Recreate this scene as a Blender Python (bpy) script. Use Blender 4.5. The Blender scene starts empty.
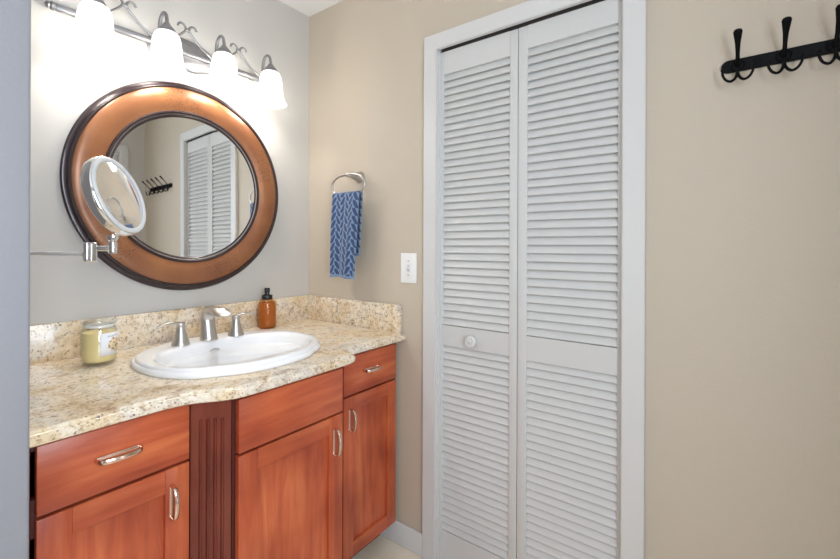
import bpy, bmesh, math, random
from mathutils import Vector, Matrix
from mathutils.geometry import tessellate_polygon
PI = math.pi
random.seed(7)
scene = bpy.context.scene
C = scene.collection

# ------------------------------------------------------------------ camera
W, H = 840, 559
F_PX, YAW, ROLL, CY = 422.546, 0.936752, 0.0038336, 246.692
fw = Vector((math.sin(YAW), math.cos(YAW), 0)); rt = Vector((math.cos(YAW), -math.sin(YAW), 0)); dn = Vector((0, 0, -1))
cr, sr = math.cos(ROLL), math.sin(ROLL)
rt, dn = rt * cr - dn * sr, rt * sr + dn * cr
cam_d = bpy.data.cameras.new('camera')
cam = bpy.data.objects.new('camera', cam_d); C.objects.link(cam)
m = Matrix.Identity(4)
for r in range(3):
    m[r][0] = rt[r]; m[r][1] = -dn[r]; m[r][2] = -fw[r]
CAM = Vector((-1.4056, -1.7440, 1.265))
m.translation = CAM
cam.matrix_world = m
cam_d.sensor_fit = 'HORIZONTAL'; cam_d.sensor_width = 36
cam_d.lens = F_PX / W * 36
cam_d.shift_y = -(H / 2 - CY) / W
cam_d.clip_start = 0.02
scene.camera = cam

# ------------------------------------------------------------------ world, lights, exposure
scene.view_settings.view_transform = 'Standard'
scene.view_settings.look = 'None'
scene.view_settings.exposure = 0.0
scene.view_settings.gamma = 1.0
scene.view_settings.use_curve_mapping = False
world = bpy.data.worlds.new('daylight'); scene.world = world
world.use_nodes = True
bg = world.node_tree.nodes['Background']
bg.inputs['Color'].default_value = (0.86, 0.93, 1.0, 1)
bg.inputs['Strength'].default_value = 0.9
scene.cycles.max_bounces = 10
scene.cycles.diffuse_bounces = 5
scene.cycles.sample_clamp_indirect = 8

def area_light(name, loc, rot, sx, sy, power, color):
    d = bpy.data.lights.new(name, 'AREA'); d.shape = 'RECTANGLE'; d.size = sx; d.size_y = sy
    d.energy = power; d.color = color
    o = bpy.data.objects.new(name, d); C.objects.link(o); o.location = loc; o.rotation_euler = rot
    return o
# first two are fill lights added at unseen windows, far left and behind the camera
area_light('left_fill', (-3.08, -1.15, 1.40), (0, -PI / 2, 0), 1.5, 1.7, 5.0, (1.0, 0.93, 0.84))
area_light('rear_fill', (-1.41, -2.37, 1.45), (PI / 2, 0, 0), 0.66, 1.4, 32, (0.80, 0.89, 1.0))
area_light('hall_daylight', (-0.56, -2.85, 1.05), (PI / 2, 0, 0), 0.5, 1.9, 16, (0.86, 0.93, 1.0))
BULB = 3.5          # watts of each bulb of the vanity light
SHADE_GLOW = 0.9   # glow of the frosted shades

# ------------------------------------------------------------------ mesh helpers
def box(bm, x0, x1, y0, y1, z0, z1, bev=0.0, seg=2, mi=0):
    tmp = bmesh.new()
    v = [tmp.verts.new((x, y, z)) for x in (x0, x1) for y in (y0, y1) for z in (z0, z1)]
    for f in ((0, 1, 3, 2), (4, 6, 7, 5), (0, 4, 5, 1), (2, 3, 7, 6), (0, 2, 6, 4), (1, 5, 7, 3)):
        tmp.faces.new([v[i] for i in f])
    if bev: bmesh.ops.bevel(tmp, geom=tmp.edges[:], offset=bev, segments=seg, affect='EDGES', profile=0.5)
    merge(bm, tmp, mi)

def merge(bm, tmp, mi=0, mat=None):
    if mat is not None: bmesh.ops.transform(tmp, matrix=mat, verts=tmp.verts)
    bmesh.ops.recalc_face_normals(tmp, faces=tmp.faces[:])
    mp = {v: bm.verts.new(v.co) for v in tmp.verts}
    for f in tmp.faces:
        nf = bm.faces.new([mp[v] for v in f.verts]); nf.material_index = f.material_index or mi; nf.smooth = True
    tmp.free()

def rings(bm, loops, closed=True, cap0=True, cap1=True, mi=0, mat=None):
    """skin a list of point loops"""
    tmp = bmesh.new()
    vs = [[tmp.verts.new(p) for p in lp] for lp in loops]
    n = len(vs[0])
    for a, b in zip(vs, vs[1:]):
        for i in range(n if closed else n - 1):
            j = (i + 1) % n
            tmp.faces.new((a[i], a[j], b[j], b[i]))
    if cap0: tmp.faces.new(list(reversed(vs[0])))
    if cap1: tmp.faces.new(vs[-1])
    bmesh.ops.remove_doubles(tmp, verts=tmp.verts, dist=1e-6)
    merge(bm, tmp, mi, mat)

def basis(axis):
    a = Vector(axis).normalized()
    u = a.cross(Vector((0, 0, 1)))
    if u.length < 1e-4: u = Vector((1, 0, 0))
    u.normalize()
    return a, u, a.cross(u).normalized()

def lathe(bm, prof, c, axis=(0, 0, 1), n=40, cap0=True, cap1=True, mi=0):
    """prof: (radius, height along axis)"""
    a, u, w = basis(axis); c = Vector(c)
    loops = [[c + a * h + (u * math.cos(2 * PI * i / n) + w * math.sin(2 * PI * i / n)) * max(r, 1e-5) for i in range(n)] for r, h in prof]
    rings(bm, loops, True, cap0, cap1, mi)

def tube(bm, pts, rad, n=12, mi=0, flat=1.0, up=None):
    """round tube along points, rad a number or one per point; flat squashes one side"""
    pts = [Vector(p) for p in pts]
    rs = rad if isinstance(rad, (list, tuple)) else [rad] * len(pts)
    t0 = (pts[1] - pts[0]).normalized()
    u = Vector(up) if up else basis(t0)[1]
    loops = []
    for i, p in enumerate(pts):
        t = (pts[min(i + 1, len(pts) - 1)] - pts[max(i - 1, 0)]).normalized()
        u = (u - t * u.dot(t)).normalized(); w = t.cross(u)
        loops.append([p + (u * math.cos(2 * PI * k / n) + w * flat * math.sin(2 * PI * k / n)) * rs[i] for k in range(n)])
    rings(bm, loops, True, True, True, mi)

def loop_tube(bm, pts, r, n=10, mi=0):
    """closed tube"""
    pts = [Vector(p) for p in pts]; N = len(pts)
    nrm = (pts[N // 3] - pts[0]).cross(pts[2 * N // 3] - pts[0]).normalized()
    loops = []
    for i, p in enumerate(pts):
        t = (pts[(i + 1) % N] - pts[i - 1]).normalized(); w = t.cross(nrm)
        loops.append([p + (nrm * math.cos(2 * PI * k / n) + w * math.sin(2 * PI * k / n)) * r for k in range(n)])
    rings(bm, loops + [loops[0]], True, False, False, mi)

def spline(pts, n=8):
    """Catmull-Rom through points"""
    P = [Vector(p) for p in pts]; P = [2 * P[0] - P[1]] + P + [2 * P[-1] - P[-2]]
    out = []
    for i in range(1, len(P) - 2):
        for k in range(n):
            t = k / n; a, b, c, d = P[i - 1:i + 3]
            out.append(0.5 * ((2 * b) + (c - a) * t + (2 * a - 5 * b + 4 * c - d) * t * t + (3 * b - a - 3 * c + d) * t ** 3))
    return out + [P[-2]]

def world_loc(o):
    v = Vector((0, 0, 0))
    while o: v += o.location; o = o.parent
    return v

def obj(name, bm, mats, parent=None, angle=35, smooth=True):
    me = bpy.data.meshes.new(name)
    if parent: bmesh.ops.translate(bm, verts=bm.verts, vec=-world_loc(parent))
    bm.to_mesh(me); bm.free()
    for mt in (mats if isinstance(mats, (list, tuple)) else [mats]): me.materials.append(mt)
    if smooth: me.set_sharp_from_angle(angle=math.radians(angle))
    else:
        for p in me.polygons: p.use_smooth = False
    o = bpy.data.objects.new(name, me); C.objects.link(o)
    if parent: o.parent = parent
    return o

def tag(o, label, cat, group=None):
    o['label'] = label; o['category'] = cat
    if group: o['group'] = group
    return o

def thing(name, label, cat, loc, group=None):
    o = bpy.data.objects.new(name, None); C.objects.link(o); o.location = loc; o.empty_display_size = 0.05
    return tag(o, label, cat, group)

def struct(name, bm, mats, parent=None, angle=35):
    o = obj(name, bm, mats, parent, angle)
    if not parent: o['kind'] = 'structure'
    return o

# ------------------------------------------------------------------ materials
def mat(name):
    m = bpy.data.materials.new(name); m.use_nodes = True
    nt = m.node_tree; b = nt.nodes['Principled BSDF']
    return m, nt, b
def N(nt, t, **kw):
    n = nt.nodes.new(t)
    for k, v in kw.items():
        if k in n.inputs: n.inputs[k].default_value = v
        else: setattr(n, k, v)
    return n
def plain(name, col, rough=0.5, metal=0.0, bump=0.0, bscale=200, coat=0.0, spec=None):
    m, nt, b = mat(name)
    b.inputs['Base Color'].default_value = (*col, 1); b.inputs['Roughness'].default_value = rough; b.inputs['Metallic'].default_value = metal
    b.inputs['Coat Weight'].default_value = coat
    if spec is not None: b.inputs['Specular IOR Level'].default_value = spec
    if bump:
        tc = N(nt, 'ShaderNodeTexCoord'); no = N(nt, 'ShaderNodeTexNoise', Scale=bscale, Detail=4.0)
        bp = N(nt, 'ShaderNodeBump', Strength=bump, Distance=0.002)
        nt.links.new(tc.outputs['Object'], no.inputs['Vector']); nt.links.new(no.outputs['Fac'], bp.inputs['Height'])
        nt.links.new(bp.outputs['Normal'], b.inputs['Normal'])
    return m
def ramp(nt, stops):
    r = nt.nodes.new('ShaderNodeValToRGB'); e = r.color_ramp.elements
    while len(e) < len(stops): e.new(0.5)
    for el, (p, c) in zip(e, stops):
        el.position = p; el.color = (*c, 1) if len(c) == 3 else c
    return r
def mixc(nt, fac, a, b, blend='MIX'):
    n = nt.nodes.new('ShaderNodeMix'); n.data_type = 'RGBA'; n.blend_type = blend
    for s, v in ((0, fac), (6, a), (7, b)):
        if hasattr(v, 'is_output'): nt.links.new(v, n.inputs[s])
        elif s == 0: n.inputs[0].default_value = v
        else: n.inputs[s].default_value = (*v, 1)
    return n.outputs[2]
def math_n(nt, op, a, b=None, c=None):
    n = nt.nodes.new('ShaderNodeMath'); n.operation = op
    for i, v in enumerate((a, b, c)):
        if v is None: continue
        if hasattr(v, 'is_output'): nt.links.new(v, n.inputs[i])
        else: n.inputs[i].default_value = v
    return n.outputs[0]

PAINT = plain('wall paint greyed for cool light', (0.58, 0.56, 0.525), 0.55, bump=0.22, bscale=130)  # the shared wall paint, greyed to take in the cool light
PAINTB = plain('beige wall paint toned for light', (0.565, 0.492, 0.397), 0.55, bump=0.22, bscale=130)  # same wall paint, its tone set to the light on the right wall
SHADEPAINT = plain('wall paint with cool shade', (0.275, 0.275, 0.298), 0.55, bump=0.35, bscale=110)  # wall paint darkened and cooled to hold the stub's shade
CEIL = plain('white ceiling paint', (0.85, 0.85, 0.84), 0.8, bump=0.2, bscale=90)
TRIM = plain('white semi gloss trim paint', (0.67, 0.665, 0.655), 0.35, bump=0.05, bscale=60)
DOORW = plain('white door paint', (0.635, 0.635, 0.625), 0.38, bump=0.06, bscale=90)
DARK = plain('dark void', (0.03, 0.025, 0.022), 0.8)
NICKEL = plain('brushed nickel', (0.56, 0.54, 0.515), 0.34, 1.0)
CHROME = plain('chrome', (0.82, 0.83, 0.84), 0.07, 1.0)
SATIN = plain('satin silver', (0.85, 0.85, 0.84), 0.35, 0.4)
PULLM = plain('warm polished nickel', (0.80, 0.60, 0.50), 0.16, 1.0)
PEWTER = plain('brushed pewter', (0.30, 0.30, 0.315), 0.38, 0.85, bump=0.15, bscale=300)
BLACKM = plain('black enamelled iron', (0.004, 0.004, 0.005), 0.45, spec=0.12)
PORC = plain('white porcelain', (0.92, 0.925, 0.94), 0.09, coat=0.6)
PLAST = plain('white plastic', (0.86, 0.86, 0.855), 0.32)
BLACKP = plain('black plastic', (0.010, 0.010, 0.012), 0.25)
GREYM = plain('grey screw metal', (0.5, 0.5, 0.5), 0.35, 0.7)
RIMW = plain('pale diffuser ring', (0.62, 0.63, 0.64), 0.35)
GLASSM = plain('mirror silver', (0.90, 0.915, 0.90), 0.015, 1.0)

def wood(name, axis, shade_tint=(1, 1, 1)):
    m, nt, b = mat(name)
    tc = N(nt, 'ShaderNodeTexCoord'); mp = N(nt, 'ShaderNodeMapping')
    mp.inputs['Scale'].default_value = {'x': (1.3, 9, 14), 'z': (14, 9, 1.3)}[axis]
    no = N(nt, 'ShaderNodeTexNoise', Scale=1.6, Detail=7.0, Roughness=0.6, Distortion=0.6)
    nt.links.new(tc.outputs['Object'], mp.inputs['Vector']); nt.links.new(mp.outputs['Vector'], no.inputs['Vector'])
    blot = N(nt, 'ShaderNodeTexNoise', Scale=4.0, Detail=2.0)
    nt.links.new(tc.outputs['Object'], blot.inputs['Vector'])
    r1 = ramp(nt, [(0.20, (0.29, 0.034, 0.013)), (0.5, (0.54, 0.110, 0.038)), (0.80, (0.74, 0.235, 0.082))])
    nt.links.new(no.outputs['Fac'], r1.inputs['Fac'])
    r2 = ramp(nt, [(0.32, (0.62, 0.46, 0.44)), (0.62, (1.0, 1.0, 1.0))])
    nt.links.new(blot.outputs['Fac'], r2.inputs['Fac'])
    nt.links.new(mixc(nt, 1.0, mixc(nt, 1.0, r1.outputs['Color'], r2.outputs['Color'], 'MULTIPLY'), shade_tint, 'MULTIPLY'), b.inputs['Base Color'])
    b.inputs['Roughness'].default_value = 0.36
    b.inputs['Coat Weight'].default_value = 0.2; b.inputs['Coat Roughness'].default_value = 0.2
    return m
WOODV = wood('cherry wood upright grain', 'z')
WOODH = wood('cherry wood level grain', 'x')
WOOD_SHADED = wood('cherry wood with painted shade', 'z', (0.36, 0.30, 0.42))  # same cherry, darkened so the pilaster's shading is in the colour
CARC = plain('dark cherry carcass', (0.075, 0.014, 0.010), 0.45)

def granite():
    m, nt, b = mat('cream granite')
    tc = N(nt, 'ShaderNodeTexCoord'); v = tc.outputs['Object']
    big = N(nt, 'ShaderNodeTexNoise', Scale=7.0, Detail=5.0, Roughness=0.6, Distortion=0.8); nt.links.new(v, big.inputs['Vector'])
    base = ramp(nt, [(0.30, (0.68, 0.63, 0.58)), (0.44, (0.84, 0.77, 0.66)), (0.58, (0.80, 0.67, 0.48)), (0.72, (0.64, 0.49, 0.31))])
    nt.links.new(big.outputs['Fac'], base.inputs['Fac'])
    mid = N(nt, 'ShaderNodeTexNoise', Scale=75.0, Detail=6.0, Roughness=0.75); nt.links.new(v, mid.inputs['Vector'])
    mr = ramp(nt, [(0.355, (0.48, 0.38, 0.30)), (0.45, (0.93, 0.89, 0.83)), (0.58, (1.0, 1.0, 1.0)), (0.70, (1.22, 1.22, 1.25))])
    nt.links.new(mid.outputs['Fac'], mr.inputs['Fac'])
    c0 = mixc(nt, 1.0, base.outputs['Color'], mr.outputs['Color'], 'MULTIPLY')
    cl = N(nt, 'ShaderNodeTexNoise', Scale=24.0, Detail=5.0, Roughness=0.7); nt.links.new(v, cl.inputs['Vector'])
    cr_ = ramp(nt, [(0.34, (0.68, 0.60, 0.55)), (0.46, (0.98, 0.96, 0.93)), (0.60, (1.0, 1.0, 1.0)), (0.72, (0.86, 0.72, 0.55))])
    nt.links.new(cl.outputs['Fac'], cr_.inputs['Fac'])
    c1 = mixc(nt, 1.0, c0, cr_.outputs['Color'], 'MULTIPLY')
    # dark flecks, thick in some places
    vo = N(nt, 'ShaderNodeTexVoronoi', Scale=120.0); nt.links.new(v, vo.inputs['Vector'])
    fl = N(nt, 'ShaderNodeTexNoise', Scale=38.0, Detail=3.0); nt.links.new(v, fl.inputs['Vector'])
    reg = N(nt, 'ShaderNodeTexNoise', Scale=9.0, Detail=3.0, Distortion=1.2); nt.links.new(v, reg.inputs['Vector'])
    size = math_n(nt, 'MULTIPLY', fl.outputs['Fac'], reg.outputs['Fac'])
    near = math_n(nt, 'LESS_THAN', vo.outputs['Distance'], 0.36)
    hot = ramp(nt, [(0.325, (0, 0, 0)), (0.40, (1, 1, 1))]); nt.links.new(size, hot.inputs['Fac'])
    fleck = math_n(nt, 'MULTIPLY', near, hot.outputs['Color'])
    c2 = mixc(nt, math_n(nt, 'MULTIPLY', fleck, 0.85), c1, (0.09, 0.07, 0.065))
    # rusty grains
    v2 = N(nt, 'ShaderNodeTexVoronoi', Scale=140.0); nt.links.new(v, v2.inputs['Vector'])
    sep = N(nt, 'ShaderNodeSeparateColor'); nt.links.new(v2.outputs['Color'], sep.inputs['Color'])
    rust = math_n(nt, 'MULTIPLY', math_n(nt, 'LESS_THAN', v2.outputs['Distance'], 0.38), math_n(nt, 'GREATER_THAN', sep.outputs[0], 0.86))
    c3 = mixc(nt, math_n(nt, 'MULTIPLY', rust, 0.7), c2, (0.30, 0.16, 0.09))
    nt.links.new(c3, b.inputs['Base Color'])
    b.inputs['Roughness'].default_value = 0.07
    return m
GRANITE = granite()

def floor_mat():
    m, nt, b = mat('cream floor tile')
    tc = N(nt, 'ShaderNodeTexCoord')
    no = N(nt, 'ShaderNodeTexNoise', Scale=5.0, Detail=6.0); nt.links.new(tc.outputs['Object'], no.inputs['Vector'])
    r = ramp(nt, [(0.3, (0.80, 0.68, 0.52)), (0.7, (0.92, 0.83, 0.68))]); nt.links.new(no.outputs['Fac'], r.inputs['Fac'])
    br = N(nt, 'ShaderNodeTexBrick', Scale=1.0); br.offset = 0.0
    br.inputs['Brick Width'].default_value = 0.45; br.inputs['Row Height'].default_value = 0.45; br.inputs['Mortar Size'].default_value = 0.004
    br.inputs['Mortar'].default_value = (0.55, 0.5, 0.43, 1)
    nt.links.new(tc.outputs['Object'], br.inputs['Vector'])
    nt.links.new(r.outputs['Color'], br.inputs['Color1']); nt.links.new(r.outputs['Color'], br.inputs['Color2'])
    nt.links.new(br.outputs['Color'], b.inputs['Base Color'])
    b.inputs['Roughness'].default_value = 0.2
    return m
FLOOR = floor_mat()

def copper():
    m, nt, b = mat('copper stained wood')
    tc = N(nt, 'ShaderNodeTexCoord'); v = tc.outputs['Object']
    no = N(nt, 'ShaderNodeTexNoise', Scale=6.0, Detail=4.0); nt.links.new(v, no.inputs['Vector'])
    r = ramp(nt, [(0.3, (0.24, 0.085, 0.034)), (0.7, (0.36, 0.145, 0.052))]); nt.links.new(no.outputs['Fac'], r.inputs['Fac'])
    # worm-hole specks gathered in four patches round the frame
    vo = N(nt, 'ShaderNodeTexNoise', Scale=190.0, Detail=2.0); nt.links.new(v, vo.inputs['Vector'])
    sp = math_n(nt, 'GREATER_THAN', vo.outputs['Fac'], 0.61)
    tot = None
    for px, pz in ((-0.03, 0.345), (0.315, 0.135), (-0.26, -0.22), (0.12, -0.31)):
        d = N(nt, 'ShaderNodeVectorMath', operation='DISTANCE'); nt.links.new(v, d.inputs[0]); d.inputs[1].default_value = (px, -0.04, pz)
        k = math_n(nt, 'LESS_THAN', d.outputs['Value'], 0.075)
        tot = k if tot is None else math_n(nt, 'MAXIMUM', tot, k)
    f = math_n(nt, 'MULTIPLY', sp, tot)
    nt.links.new(mixc(nt, math_n(nt, 'MULTIPLY', f, 0.85), r.outputs['Color'], (0.04, 0.018, 0.012)), b.inputs['Base Color'])
    b.inputs['Roughness'].default_value = 0.33; b.inputs['Metallic'].default_value = 0.25
    b.inputs['Coat Weight'].default_value = 0.5; b.inputs['Coat Roughness'].default_value = 0.3
    return m
COPPER = copper()
DARKF = plain('dark bronze moulding', (0.035, 0.020, 0.022), 0.30, 0.3, coat=0.4)
SILVERF = plain('rubbed silver bead', (0.42, 0.39, 0.38), 0.3, 0.8)

def shade_mat():
    m, nt, b = mat('frosted white glass shade')
    b.inputs['Base Color'].default_value = (0.86, 0.85, 0.82, 1); b.inputs['Roughness'].default_value = 0.45
    b.inputs['Emission Color'].default_value = (1.0, 0.965, 0.90, 1); b.inputs['Emission Strength'].default_value = SHADE_GLOW
    tr = N(nt, 'ShaderNodeBsdfTransparent'); mx = N(nt, 'ShaderNodeMixShader'); mx.inputs[0].default_value = 0.47   # frosted glass lets part of the bulb's light through each face
    nt.links.new(b.outputs[0], mx.inputs[1]); nt.links.new(tr.outputs[0], mx.inputs[2]); nt.links.new(mx.outputs[0], nt.nodes['Material Output'].inputs['Surface'])
    return m
SHADE = shade_mat()

def clear_glass(name, col):
    m, nt, b = mat(name); nt.nodes.remove(b)
    tr = N(nt, 'ShaderNodeBsdfTransparent'); tr.inputs[0].default_value = (*col, 1)
    gs = N(nt, 'ShaderNodeBsdfGlossy'); gs.inputs['Roughness'].default_value = 0.03
    lw = N(nt, 'ShaderNodeLayerWeight', Blend=0.5); mx = N(nt, 'ShaderNodeMixShader')
    fac = math_n(nt, 'MULTIPLY_ADD', math_n(nt, 'POWER', lw.outputs['Facing'], 4.0), 0.6, 0.06)
    nt.links.new(fac, mx.inputs[0]); nt.links.new(tr.outputs[0], mx.inputs[1]); nt.links.new(gs.outputs[0], mx.inputs[2])
    nt.links.new(mx.outputs[0], nt.nodes['Material Output'].inputs['Surface'])
    return m
GLASS = clear_glass('clear jar glass', (0.975, 0.98, 0.97))
AMBER = clear_glass('amber bottle glass', (0.92, 0.68, 0.38))
SOAP = plain('amber soap', (0.46, 0.20, 0.045), 0.3)
WAX = plain('cream yellow wax', (0.90, 0.74, 0.36), 0.5)

def towel_mat():
    m, nt, b = mat('blue braided towel cloth')
    tc = N(nt, 'ShaderNodeTexCoord'); uv = tc.outputs['UV']
    s = N(nt, 'ShaderNodeSeparateXYZ'); nt.links.new(uv, s.inputs[0])
    u, v = s.outputs[0], s.outputs[1]
    ph = math_n(nt, 'FRACT', math_n(nt, 'DIVIDE', u, 0.056))
    a = math_n(nt, 'ABSOLUTE', math_n(nt, 'SUBTRACT', ph, 0.5))            # 0 mid column .. 0.5 edge
    side = math_n(nt, 'GREATER_THAN', ph, 0.5)
    st = math_n(nt, 'ADD', math_n(nt, 'DIVIDE', v, 0.034), math_n(nt, 'MULTIPLY', a, 1.7))
    st = math_n(nt, 'FRACT', math_n(nt, 'ADD', st, math_n(nt, 'MULTIPLY', side, 0.5)))
    leaf = math_n(nt, 'ABSOLUTE', math_n(nt, 'SUBTRACT', st, 0.5))          # 0 mid leaf
    wob = N(nt, 'ShaderNodeTexNoise', Scale=160.0, Detail=2.0); nt.links.new(uv, wob.inputs['Vector'])
    w = math_n(nt, 'SUBTRACT', 0.475, math_n(nt, 'MULTIPLY', math_n(nt, 'ABSOLUTE', math_n(nt, 'SUBTRACT', a, 0.25)), 1.25))
    w = math_n(nt, 'ADD', w, math_n(nt, 'MULTIPLY', math_n(nt, 'SUBTRACT', wob.outputs['Fac'], 0.5), 0.14))
    inside = math_n(nt, 'LESS_THAN', leaf, w)
    hem = math_n(nt, 'GREATER_THAN', v, 0.012)
    fac = math_n(nt, 'MULTIPLY', inside, hem)
    nt.links.new(mixc(nt, fac, (0.175, 0.265, 0.42), (0.032, 0.062, 0.145)), b.inputs['Base Color'])
    b.inputs['Roughness'].default_value = 0.95; b.inputs['Sheen Weight'].default_value = 0.3
    bp = N(nt, 'ShaderNodeBump', Strength=0.5, Distance=0.003); nt.links.new(fac, bp.inputs['Height']); nt.links.new(bp.outputs['Normal'], b.inputs['Normal'])
    return m
TOWEL = towel_mat()

def label_mat():
    """white jar label with a small picture of cream blossoms and a grey line of illegible small print"""
    m, nt, b = mat('jar label print')
    tc = N(nt, 'ShaderNodeTexCoord'); uv = tc.outputs['UV']
    s = N(nt, 'ShaderNodeSeparateXYZ'); nt.links.new(uv, s.inputs[0]); u, v = s.outputs[0], s.outputs[1]
    d = N(nt, 'ShaderNodeVectorMath', operation='DISTANCE'); nt.links.new(uv, d.inputs[0]); d.inputs[1].default_value = (0.58, 0.45, 0)
    no = N(nt, 'ShaderNodeTexNoise', Scale=7.0, Detail=3.0); nt.links.new(uv, no.inputs['Vector'])
    inside = math_n(nt, 'LESS_THAN', math_n(nt, 'ADD', d.outputs['Value'], math_n(nt, 'MULTIPLY', no.outputs['Fac'], 0.3)), 0.46)
    n2 = N(nt, 'ShaderNodeTexNoise', Scale=9.0, Detail=2.0); nt.links.new(uv, n2.inputs['Vector'])
    pic = ramp(nt, [(0.36, (0.30, 0.10, 0.06)), (0.46, (0.62, 0.45, 0.25)), (0.56, (0.85, 0.75, 0.50)), (0.7, (0.75, 0.62, 0.35))]); nt.links.new(n2.outputs['Fac'], pic.inputs['Fac'])
    c = mixc(nt, inside, (0.84, 0.85, 0.88), pic.outputs['Color'])
    nz = N(nt, 'ShaderNodeTexNoise', Scale=26.0, Detail=1.0); nt.links.new(uv, nz.inputs['Vector'])
    band = math_n(nt, 'MULTIPLY', math_n(nt, 'LESS_THAN', math_n(nt, 'ABSOLUTE', math_n(nt, 'SUBTRACT', v, 0.84)), 0.035),
                  math_n(nt, 'LESS_THAN', math_n(nt, 'ABSOLUTE', math_n(nt, 'SUBTRACT', u, 0.55)), 0.3))
    pr = math_n(nt, 'MULTIPLY', band, math_n(nt, 'GREATER_THAN', nz.outputs['Fac'], 0.47))
    nt.links.new(mixc(nt, pr, c, (0.45, 0.47, 0.52)), b.inputs['Base Color'])
    b.inputs['Roughness'].default_value = 0.4
    return m
LABEL = label_mat()

# ================================================================== THE SETTING
CZ = 2.44
YB = -2.30           # wall behind the camera
XL = -3.0            # far left wall
# closet opening in the right wall
OY0, OY1, OZ = -0.797, -1.486, 2.058

bm = bmesh.new(); box(bm, XL - .1, 0.75, YB - .1, .1, -0.1, 0); struct('floor', bm, FLOOR)
bm = bmesh.new(); box(bm, XL - .1, 0.75, YB - .1, .1, CZ, CZ + .1); struct('ceiling', bm, CEIL)
bm = bmesh.new(); box(bm, XL - .1, 0.75, 0, .1, 0, CZ); struct('wall_back', bm, PAINT)
bm = bmesh.new()
box(bm, 0, .1, OY0, 0, 0, CZ); box(bm, 0, .1, YB - .1, OY1, 0, CZ); box(bm, 0, .1, OY1, OY0, OZ, CZ)
struct('wall_right', bm, PAINTB)
bm = bmesh.new(); box(bm, .65, .75, YB - .1, 0, 0, CZ); struct('wall_closet', bm, PAINT)
# short wall that ends the vanity alcove on the left
bm = bmesh.new(); box(bm, -1.335, -1.2, -0.69, 0, 0, CZ, 0.006, 3); struct('wall_left', bm, SHADEPAINT)
# far left wall with a window added for fill light
WY0, WY1, WZ0, WZ1 = -2.0, -0.3, 0.65, 2.15
bm = bmesh.new()
box(bm, XL - .1, XL, YB, WY0, 0, CZ); box(bm, XL - .1, XL, WY1, 0, 0, CZ)
box(bm, XL - .1, XL, WY0, WY1, 0, WZ0); box(bm, XL - .1, XL, WY0, WY1, WZ1, CZ)
struct('wall_far', bm, PAINT)
bm = bmesh.new()
for y0, y1, z0, z1 in ((WY0, WY0 + .05, WZ0, WZ1), (WY1 - .05, WY1, WZ0, WZ1), (WY0 + .05, WY1 - .05, WZ0, WZ0 + .05), (WY0 + .05, WY1 - .05, WZ1 - .05, WZ1), (-1.17, -1.13, WZ0 + .05, WZ1 - .05)):
    box(bm, XL - .07, XL - .02, y0, y1, z0, z1)
struct('added_window_1', bm, TRIM)
# wall behind the camera with a pair of white doors standing a hand's width apart
DX0, DX1, DZ = -0.97, -0.20, 2.06
bm = bmesh.new()
box(bm, XL - .1, -1.80, YB - .1, YB, 0, CZ); box(bm, -1.06, DX0, YB - .1, YB, 0, CZ); box(bm, -1.80, -1.06, YB - .1, YB, 0, .70); box(bm, -1.80, -1.06, YB - .1, YB, 2.20, CZ); box(bm, DX1, 0, YB - .1, YB, 0, CZ); box(bm, DX0, DX1, YB - .1, YB, DZ, CZ)
struct('wall_front', bm, PAINT)
bm = bmesh.new()
for x0, x1, z0, z1 in ((-1.80, -1.765, .70, 2.20), (-1.095, -1.06, .70, 2.20), (-1.765, -1.095, .70, .735), (-1.765, -1.095, 2.165, 2.20)):
    box(bm, x0, x1, YB - .07, YB - .02, z0, z1)
struct('added_window_2', bm, TRIM)  # unseen window added to go with the rear fill light
def casing(bm, a0, a1, z1, w, mk):
    for lo, hi, zz0, zz1 in ((a0 - w, a0, 0, z1 + w), (a1, a1 + w, 0, z1 + w), (a0, a1, z1, z1 + w)): mk(bm, lo, hi, zz0, zz1)
bm = bmesh.new(); casing(bm, DX0, DX1, DZ, .07, lambda b, lo, hi, z0, z1: box(b, lo, hi, YB, YB + .016, z0, z1, .003))
struct('trim_2', bm, TRIM)
d2 = bpy.data.objects.new('door_2', None); C.objects.link(d2); d2.location = (-0.58, YB, 0); d2['kind'] = 'structure'
for x0, x1 in ((-0.545, DX1 - .004), (DX0 + .004, -0.612)):
    bm = bmesh.new(); s = .09
    box(bm, x0, x0 + s, YB - .05, YB - .012, .01, DZ - .01, .002); box(bm, x1 - s, x1, YB - .05, YB - .012, .01, DZ - .01, .002)
    for z0, z1 in ((.01, .24), (.98, 1.12), (DZ - .13, DZ - .01)): box(bm, x0 + s, x1 - s, YB - .05, YB - .012, z0, z1)
    box(bm, x0 + s, x1 - s, YB - .04, YB - .022, .24, DZ - .13)
    obj('door_leaf', bm, DOORW, d2)

# closet casing: two uprights and a head with mitred look and a stepped face
def casing_piece(bm, y0, y1, z0, z1, inner):
    box(bm, -0.016, 0.0, min(y0, y1), max(y0, y1), z0, z1, 0.003)
bm = bmesh.new()
CW = 0.0625
yl, yr = -0.800, -1.4785       # inner edges of the uprights
ztop = 2.050
def mitre(bm, pts_front):      # a prism with a thin bevel made from a yz polygon
    tmp = bmesh.new()
    f = tmp.faces.new([tmp.verts.new((0.0, y, z)) for y, z in pts_front])
    r = bmesh.ops.extrude_face_region(tmp, geom=[f])
    bmesh.ops.translate(tmp, verts=[v for v in r['geom'] if isinstance(v, bmesh.types.BMVert)], vec=(-0.017, 0, 0))
    bmesh.ops.bevel(tmp, geom=tmp.edges[:], offset=0.0025, segments=2, affect='EDGES')
    merge(bm, tmp)
mitre(bm, [(yl + CW, 0), (yl, 0), (yl, ztop), (yl + CW, ztop + CW)])
mitre(bm, [(yr, 0), (yr - CW, 0), (yr - CW, ztop + CW), (yr, ztop)])
mitre(bm, [(yl, ztop), (yr, ztop), (yr - CW, ztop + CW), (yl + CW, ztop + CW)])
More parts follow.
